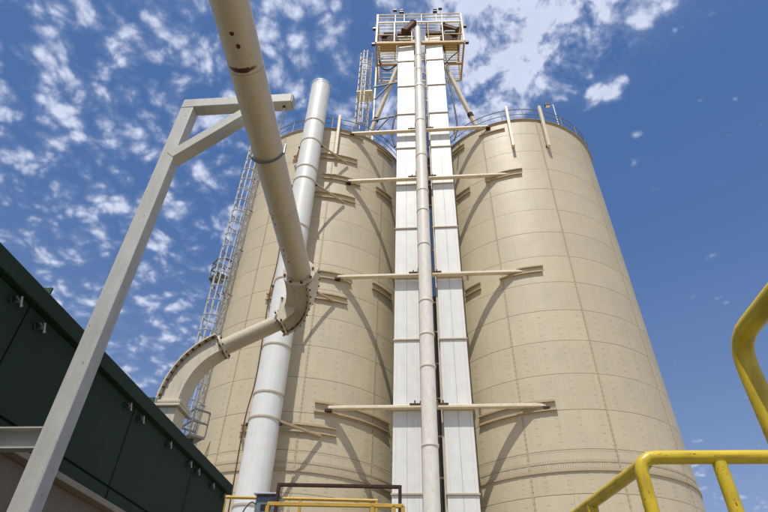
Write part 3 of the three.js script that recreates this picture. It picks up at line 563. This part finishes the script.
// ---------------------------------------------------------------- the pipe support frame in the foreground
{
  const z = 22.38, xa = -2.895, xb = -2.735, t = thing('pipe_support', 'pale square steel post with an overhead arm and diagonal brace', 'post', [-2.815, 0, z]);
  part('post', rbox(xa, xb, 0.001, E + 5.40, z - 0.07, z + 0.07, 0.012), M.post, t);
  const a = part('arm', rbox(xa, -1.57, E + 5.403, E + 5.56, z - 0.07, z + 0.07, 0.012), M.post, t);
  part('end_cap', rbox(-1.568, -1.556, E + 5.41, E + 5.555, z - 0.062, z + 0.062, 0.004), M.post, a);
  for (const x of [-1.86, -1.66]) part('bolt', tube(V(x, E + 5.375, z), V(x, E + 5.403, z), 0.018, 6), M.rust, a);
  part('brace', bar(V(-2.79, E + 4.53, z), V(-1.94, E + 5.42, z), 0.132, 0.15, V(0, 0, 1)), M.post, t);
  for (const [p, q] of [[V(xa + 0.004, E + 5.4015, z + 0.068), V(xb - 0.004, E + 5.4015, z + 0.068)], [V(-2.733, E + 4.50, z + 0.06), V(-2.733, E + 4.68, z + 0.06)], [V(-2.04, E + 5.402, z + 0.06), V(-1.88, E + 5.402, z + 0.06)]]) part('weld', tube(p, q, 0.007, 6), M.post, t);
  part('stub_channel', channel(V(-4.4, E + 1.43, z - 0.02), V(xa - 0.002, E + 1.43, z - 0.02), 0.16, 0.07, 0.012, V(0, 0, 1)), M.post, t);
}
// the overhead conveying pipe with its two box bends
{
  const t = thing('conveying_pipe', 'cream overhead pipe with two bolted box elbows leading to the green bin', 'pipe', [-1.8, E + 4.6, 21]);
  const r = 0.172, Pp = (z) => V(mix(-1.70, -1.875, (24 - z) / 3.8), E + 4.75, z);
  // one run of pipe in two lengths, each with its own rust marks
  const pipeMap = (seed, marks) => {
    const W = 512, H = 1024, d = new Uint8Array(W * H * 4), n = createNoise2D(rng(seed)), n2 = createNoise2D(rng(seed + 1));
    for (let j = 0; j < H; j++) for (let i = 0; i < W; i++) {
      const u = i / W, v = j / H, a = u * 2 * Math.PI, cx = Math.cos(a), cy = Math.sin(a);
      const w = n(cx * 1.3 + 5, cy * 1.3 + v * 9) * 0.5 + n2(cx * 4, cy * 4 + v * 30) * 0.3 + n(cx * 14, cy * 14 + v * 90) * 0.2;
      let s = 0.95 + 0.03 * w, rr = s, g = s - 0.008, b = s - 0.02, k = 0;
      for (const [mu, mv, wu, wv] of marks) { const du = (u - mu) / wu, dv = (v - mv) / wv; k = Math.max(k, smooth(1.15, 0.75, Math.hypot(du, dv + 0.35 * du * du) + 0.35 * w)); }
      const fre = smooth(0.80, 0.9, n2(cx * 9 + 3, cy * 9 + v * 60) * 0.7 + n(cx * 22, cy * 22 + v * 150) * 0.4);
      k = Math.max(k * 0.95, fre * 0.7);
      const q = (j * W + i) * 4; d[q] = mix(rr, 0.36, k) * 255; d[q + 1] = mix(g, 0.18, k) * 255; d[q + 2] = mix(b, 0.13, k) * 255; d[q + 3] = 255;
    }
    const m = new THREE.DataTexture(d, W, H); m.colorSpace = THREE.SRGBColorSpace; m.wrapS = m.wrapT = THREE.RepeatWrapping; m.magFilter = THREE.LinearFilter; m.minFilter = THREE.LinearMipmapLinearFilter; m.generateMipmaps = true; m.needsUpdate = true; return m;
  };
  const length = (z0, z1, map) => {
    const p0 = Pp(z0), p1 = Pp(z1), L = p0.distanceTo(p1), g = new THREE.CylinderGeometry(r, r, L, 48, 1); g.translate(0, L / 2, 0); aim(g, p0, p1);
    return part('pipe', g, mat(lin(0.61, 0.545, 0.41), 0.4, map), t);
  };
  length(27.5, 23.32, pipeMap(3, [[0.50, 0.988, 0.13, 0.0065], [0.47, 0.93, 0.02, 0.006], [0.5, 0.90, 0.02, 0.005], [0.40, 0.80, 0.02, 0.006]]));
  length(23.315, 20.05, pipeMap(4, [[0.62, 0.62, 0.015, 0.006], [0.60, 0.65, 0.012, 0.008], [0.58, 0.80, 0.012, 0.006], [0.60, 0.84, 0.015, 0.005], [0.55, 0.87, 0.012, 0.005]]));
  for (const z of [25.3, 21.35]) part('weld', tube(Pp(z + 0.008), Pp(z - 0.008), r + 0.005, 48), M.pipe, t);
  // first elbow: level, then falling to the left
  const d2 = V(-0.88, -0.475, 0).normalize(), bolts = [], bo = (p, dir, s = 0.02) => bolts.push(tube(p.clone().addScaledVector(dir, -0.03), p.clone().addScaledVector(dir, 0.035), s, 6));
  const ringFlange = (p, dir, r0, name = 'flange', th = 0.03) => { part(name, tube(p.clone().addScaledVector(dir, -th / 2), p.clone().addScaledVector(dir, th / 2), r0, 32), M.pipe, t); const s = new THREE.Vector3().crossVectors(dir, V(0, 1, 0)).normalize(), u = new THREE.Vector3().crossVectors(s, dir); for (let i = 0; i < 8; i++) { const a = i / 8 * 2 * Math.PI + 0.3; bo(p.clone().addScaledVector(s, Math.cos(a) * (r0 - 0.03)).addScaledVector(u, Math.sin(a) * (r0 - 0.03)), dir); } };
  const A0 = Pp(20.0), A1 = Pp(19.28).add(V(-0.0, -0.04, 0)), A2 = V(-2.28, E + 4.47, 19.2), dA = V(-0.046, 0, -1).normalize();
  ringFlange(Pp(20.03), dA, 0.235);
  const bend = (q0, q1, q2, sideFn, wide, tall, n = 18) => {
    const c = new THREE.QuadraticBezierCurve3(q0, q1, q2), pts = [], tan = [], sd = [], ww = [], tt = [];
    for (let i = 0; i <= n; i++) { const k = i / n; pts.push(c.getPoint(k)); tan.push(c.getTangent(k)); sd.push(sideFn(k, tan[i])); ww.push(wide(k)); tt.push(tall(k)); }
    return [pts, tan, sd, ww, tt];
  };
  const upA = V(0, 1, 0);
  const bA = bend(A0, A1, A2, () => V(0.3, 0.95, 0).normalize(), (k) => mix(0.30, 0.26, k), (k) => mix(0.36, 0.28, k));
  part('elbow', duct(...bA), M.pipe, t, { label: 'box elbow between the long pipe and the falling pipe' });
  // bolted wear plate along the outer side of the elbow
  { const pts = [], tan = [], sd = [], ww = [], tt = []; bA[0].forEach((p, i) => { const nn = new THREE.Vector3().crossVectors(bA[2][i], bA[1][i]).normalize(); pts.push(p.clone().addScaledVector(nn, (bA[4][i] / 2 + 0.0305) * -1)); tan.push(bA[1][i]); sd.push(bA[2][i]); ww.push(bA[3][i] + 0.07); tt.push(0.03); if (i % 2 === 1) for (const s of [-1, 1]) bo(p.clone().addScaledVector(nn, -(bA[4][i] / 2 + 0.03)).addScaledVector(bA[2][i], s * (bA[3][i] / 2 + 0.018)), nn, 0.015); });
    part('wear_plate', duct(pts, tan, sd, ww, tt), M.pipe, t); }
  {                                          // pale gusset plate across the inside of the bend
    const sh = new THREE.Shape(); [[-2.278, 4.73], [-2.164, 4.70], [-2.05, 4.735], [-2.015, 4.60], [-2.045, 4.47], [-2.14, 4.36], [-2.212, 4.272], [-2.285, 4.343], [-2.275, 4.54]].forEach(([x, h], k) => k ? sh.lineTo(x, E + h) : sh.moveTo(x, E + h));
    const g = new THREE.ExtrudeGeometry(sh, { depth: 0.02, bevelEnabled: true, bevelSize: 0.004, bevelThickness: 0.004, bevelSegments: 1 }); g.translate(0, 0, 19.44); part('gusset_plate', uvMetres(g), M.pipe, t);
    for (const [x, h] of [[-2.25, 4.70], [-2.06, 4.70], [-2.21, 4.31]]) bo(V(x, E + h, 19.455), V(0, 0, 1), 0.015);
  }
  ringFlange(A2.clone().addScaledVector(d2, 0.02), d2, 0.20);
  const B0 = V(-3.12, E + 4.02, 19.2);
  { const L = A2.distanceTo(B0), g = new THREE.CylinderGeometry(0.124, 0.124, L, 36, 1); g.translate(0, L / 2, 0); aim(g, A2, B0); part('pipe', g, mat(lin(0.61, 0.545, 0.41), 0.4, pipeMap(8, [[0.3, 0.4, 0.03, 0.01]])), t); }
  ringFlange(B0.clone().addScaledVector(d2, -0.02), d2, 0.19);
  // second elbow: turning down into the bin
  const bB = bend(B0, V(-3.60, E + 3.76, 19.2), V(-3.63, E + 3.12, 19.2), () => V(0, 0, 1), (k) => mix(0.27, 0.33, k), (k) => mix(0.24, 0.26, k), 22);
  part('elbow', duct(...bB), M.pipe, t, { label: 'box elbow turning down into the green bin' });
  { const pts = [], tan = [], sd = [], ww = [], tt = []; bB[0].forEach((p, i) => { const nn = new THREE.Vector3().crossVectors(bB[2][i], bB[1][i]).normalize(); pts.push(p.clone().addScaledVector(nn, -(bB[4][i] / 2 + 0.0205))); tan.push(bB[1][i]); sd.push(bB[2][i]); ww.push(bB[3][i] + 0.14); tt.push(0.022); if (i % 2 === 1) for (const s of [-1, 1]) bo(p.clone().addScaledVector(nn, -(bB[4][i] / 2 + 0.02)).addScaledVector(bB[2][i], s * (bB[3][i] / 2 + 0.04)), nn, 0.017); });
    part('wear_plate', duct(pts, tan, sd, ww, tt), M.pipe, t); }
  part('flange', rbox(-3.82, -3.44, E + 3.075, E + 3.118, 18.99, 19.41, 0.008), M.pipe, t);
  part('flange', rbox(-3.82, -3.44, E + 3.03, E + 3.072, 18.99, 19.41, 0.008), M.pipe, t);
  part('inlet_stub', rbox(-3.77, -3.49, E + 2.702, E + 3.028, 19.04, 19.36, 0.008), M.pipe, t);
  for (const x of [-3.79, -3.63, -3.47]) for (const z of [19.015, 19.385]) bo(V(x, E + 3.07, z), V(0, 1, 0), 0.018);
  part('bolts', bolts, M.rustBox, t, { kind: 'stuff' });
}
// the hanger that carries the pipe
{
  const t = thing('pipe_hanger', 'grey clamp and rod hanging the pipe from the steel arm', 'hanger', [-1.8, E + 4.7, 22.2]), c = V(-1.79, E + 4.75, 22.25);
  const pts = []; for (let i = 0; i < 32; i++) { const a = i / 32 * 2 * Math.PI; pts.push(V(c.x + 0.186 * Math.cos(a), c.y + 0.186 * Math.sin(a), c.z)); }
  part('clamp', bent(pts, 0.013, 64, true, 8), M.grey, t);
  part('rod', tube(V(-1.655, E + 5.40, 22.38), V(-1.70, E + 4.93, 22.26), 0.012, 8), M.galv, t);
  part('lug', rbox(-1.605, -1.585, E + 4.70, E + 4.86, 22.235, 22.265, 0.004), M.galv, t);
}

// ---------------------------------------------------------------- the green bin on the left
{
  const xr = -3.42, x0 = -6.0, z1 = 25.9, z0 = 17.05, yT = E + 2.70, yC = E + 1.66, yB = E + 1.50;
  const t = thing('green_bin', 'dark green steel bin with latches along its flanged top edge', 'bin', [-4.7, E + 1.5, 21.5]);
  part('core', box(x0, xr - 0.03, yB, yT - 0.06, z0 + 0.03, z1 - 0.03), M.green, t);
  const cuts = [z0, 18.56, 20.46, 22.52, 24.4, z1];
  for (let i = 0; i < cuts.length - 1; i++) {
    part('side_panel', rbox(xr - 0.029, xr, yC + 0.012, yT - 0.16, cuts[i] + 0.008, cuts[i + 1] - 0.008, 0.008), M.green, t);
    part('skirt_panel', rbox(xr - 0.029, xr + 0.004, yB, yC - 0.012, cuts[i] + 0.012, cuts[i + 1] - 0.012, 0.006), M.green, t);
  }
  part('end_panel', box(x0, xr - 0.032, yB, yT - 0.06, z0, z0 + 0.028), M.green, t);
  part('top_rim', [rbox(xr - 0.03, xr + 0.075, yT - 0.155, yT, z0 - 0.03, z1, 0.01), box(x0, xr - 0.031, yT - 0.058, yT - 0.002, z0 - 0.02, z1)], M.green, t);
  for (const z of [22.35, 20.05, 18.7]) { const s = new THREE.Shape(); s.moveTo(0, 0); s.lineTo(0.0, 0.14); s.lineTo(-0.16, 0.14); s.lineTo(-0.24, 0); const g = new THREE.ExtrudeGeometry(s, { depth: 0.02, bevelEnabled: false }); g.translate(xr - 0.02, yT, z); part('gusset', uvMetres(g), M.greenTab, t); }
  // swing-bolt latches under the rim
  const latch = (z, h) => {
    const y = E + h, l = part('latch', [tube(V(xr - 0.002, y, z), V(xr + 0.03, y, z), 0.014, 10), bar(V(xr + 0.028, y + 0.02, z + 0.05), V(xr + 0.03, y - 0.012, z - 0.06), 0.016, 0.016)], M.grey, t);
    const pts = []; for (let i = 0; i < 16; i++) { const a = i / 16 * 2 * Math.PI; pts.push(V(xr + 0.012 + 0.006 * Math.sin(a), y - 0.012 + 0.030 * Math.cos(a), z + 0.055 + 0.030 * Math.sin(a))); }
    part('eye', bent(pts, 0.007, 32, true, 6), M.black, l);
    part('handle', [tube(V(xr + 0.034, y + 0.05, z + 0.0), V(xr + 0.036, y - 0.03, z - 0.035), 0.010, 8)], M.galv, l);
  };
  for (const [z, h] of [[22.68, 2.47], [22.32, 2.44], [20.62, 2.47], [20.28, 2.46], [19.45, 2.47], [18.72, 2.47], [18.4, 2.47], [17.75, 2.47], [17.2, 2.47]]) latch(z, h);
}
{
  const x = -3.36, t = thing('support_beam', 'cream steel beam under the green bin', 'beam', [x, 0, 21.5]);
  part('flange', rbox(x - 0.2, x + 0.05, E + 1.44, E + 1.496, 16.9, 25.9, 0.006), M.shadedFlange, t);
  part('web', rbox(x - 0.09, x - 0.07, E + 0.9, E + 1.438, 16.95, 25.9, 0.004), M.shadedWeb, t);
  part('flange', rbox(x - 0.2, x + 0.05, E + 0.85, E + 0.898, 16.9, 25.9, 0.006), M.pipe, t);
  for (const z of [17.4, 21.4, 25.4]) part('leg', rbox(x - 0.16, x, 0.001, E + 0.848, z - 0.08, z + 0.08, 0.01), M.pipe, t);
  const t2 = thing('rear_support', 'cream steel beam on legs under the hidden side of the green bin', 'beam', [-5.8, 0, 21.5]);
  part('beam', rbox(-5.95, -5.7, E + 0.9, E + 1.496, 16.95, 25.9, 0.01), M.pipe, t2);
  for (const z of [17.4, 21.4, 25.4]) part('leg', rbox(-5.9, -5.74, 0.001, E + 0.898, z - 0.08, z + 0.08, 0.01), M.pipe, t2);
}

// ---------------------------------------------------------------- yellow guard rails by the photographer
{
  const d = E - 0.35, r = 0.0245, y = E + 0.72, fl = thing('walkway', 'grey steel walkway under the near yellow rails', 'walkway', [2.2, 0, 24.6]);
  part('deck', rbox(0.2, 4.0, d - 0.06, d, 21.0, 28.5, 0.01), M.deck, fl);
  for (const [x, z] of [[0.4, 21.2], [3.8, 21.2], [0.4, 28.2], [3.8, 28.2]]) part('leg', rbox(x - 0.06, x + 0.06, 0.001, d - 0.061, z - 0.06, z + 0.06, 0.008), M.post, fl);
  const a = thing('guard_rail', 'yellow tube guard rail turning a corner in front of the right silo', 'railing', [0.7, d, 24.02]);
  part('top_rail', rounded([V(3.6, y, 24.02), V(0.705, y, 24.02), V(0.705, d + 0.001, 24.02)], r, 0.062), M.yellow, a);
  part('top_rail', tube(V(0.724, y - 0.022, 24.022), V(0.30, y - 0.01, 21.3), r, 16), M.yellow, a);
  for (const x of [0.985, 1.9, 2.8, 3.58]) part('post', tube(V(x, d + 0.001, 24.02), V(x, y - 0.02, 24.02), r, 16), M.yellow, a);
  for (const z of [23.5, 22.4, 21.34]) { const x = mix(0.724, 0.30, (24.022 - z) / 2.722); part('post', tube(V(x, d + 0.001, z), V(x, y - 0.03, z), r, 16), M.yellow, a); }
  part('mid_rail', tube(V(3.6, y - 0.5, 24.02), V(0.73, y - 0.5, 24.02), r, 16), M.yellow, a);
  const b = thing('guard_rail', 'yellow tube guard rail bent over against the open blue sky', 'railing', [0.72, d, 24.9]);
  part('top_rail', rounded([V(0.725, y + 0.005, 27.8), V(0.72, y, 24.855), V(0.72, d + 0.001, 24.85)], r, 0.075), M.yellow, b);
  for (const z of [26.2, 27.75]) part('post', tube(V(0.723, d + 0.001, z), V(0.723, y - 0.015, z), r, 16), M.yellow, b);
}
// ---------------------------------------------------------------- rails and box below the stack
{
  const z = 16.5, dk = E + 1.62, w = thing('landing', 'steel landing carrying the brown gate and yellow rails', 'landing', [-2.2, 0, 16]);
  part('deck', rbox(-4.2, -0.3, dk - 0.08, dk, 13.5, 16.75, 0.01), M.deck, w);
  for (const [x, zz] of [[-4.0, 13.7], [-0.5, 13.7], [-4.0, 16.55], [-0.5, 16.55]]) part('leg', rbox(x - 0.08, x + 0.08, 0.001, dk - 0.081, zz - 0.08, zz + 0.08, 0.008), M.post, w);
  const g = thing('gate_frame', 'rusty brown angle iron frame standing on the landing', 'frame', [-1.68, dk, z]);
  part('top_bar', bar(V(-2.75, E + 2.865, z), V(-0.60, E + 2.825, z), 0.055, 0.055), M.rust, g);
  for (const x of [-2.722, -0.628]) part('post', bar(V(x, dk + 0.001, z), V(x, E + (x < -2 ? 2.84 : 2.80), z), 0.055, 0.055), M.rust, g);
  const a = thing('yellow_rail', 'yellow square tube rail in front of the brown frame', 'railing', [-1.7, dk, z + 0.12]);
  part('top_rail', bar(V(-2.84, E + 2.52, z + 0.12), V(-0.56, E + 2.49, z + 0.12), 0.06, 0.06), M.yellowOld, a);
  part('mid_rail', bar(V(-2.84, E + 2.1, z + 0.12), V(-0.56, E + 2.07, z + 0.12), 0.05, 0.05), M.yellowOld, a);
  for (const x of [-2.83, -1.07, -0.72, -0.57]) part('post', bar(V(x, dk + 0.001, z + 0.12), V(x, E + 2.49, z + 0.12), 0.06, 0.06), M.yellowOld, a);
  const b = thing('yellow_rail', 'thinner yellow rail behind the brown frame, reaching the green bin', 'railing', [-2.3, dk, 15.2]);
  part('top_rail', tube(V(-4.1, E + 2.99, 15.3), V(-1.12, E + 2.93, 15.3), 0.03, 12), M.yellowOld, b);
  for (const x of [-4.08, -2.6, -1.14]) part('post', tube(V(x, dk + 0.001, 15.3), V(x, E + 2.93, 15.3), 0.03, 12), M.yellowOld, b);
  const e = thing('control_box', 'grey electrical control box beside the brown frame', 'box', [-2.95, dk, 16.2]);
  part('cabinet', rbox(-3.16, -2.77, E + 2.14, E + 2.75, 16.05, 16.28, 0.012), M.panelBox, e);
  part('door', rbox(-3.13, -2.80, E + 2.17, E + 2.72, 16.281, 16.30, 0.008), M.panelBox, e);
  part('hood', rbox(-3.19, -2.74, E + 2.752, E + 2.78, 16.0, 16.36, 0.008), M.galv, e);
  part('screen', rbox(-3.05, -2.87, E + 2.50, E + 2.60, 16.3005, 16.308, 0.003), M.black, e);
  part('knob', tube(V(-2.98, E + 2.42, 16.3005), V(-2.98, E + 2.42, 16.325), 0.02, 12), M.black, e);
  part('stand', rbox(-2.99, -2.93, dk + 0.001, E + 2.139, 16.12, 16.2, 0.008), M.galv, e);
  const c = thing('looped_cable', 'grey cable looping into the control box', 'cable', [-3.3, dk, 16.2]);
  part('cable', bent([V(-3.16, E + 2.62, 16.2), V(-3.25, E + 2.66, 16.2), V(-3.37, E + 2.5, 16.22), V(-3.38, E + 2.1, 16.2), V(-3.3, dk + 0.02, 16.2)], 0.014, 50, false, 8), M.grey, c);
}
renderer.render(scene, camera);
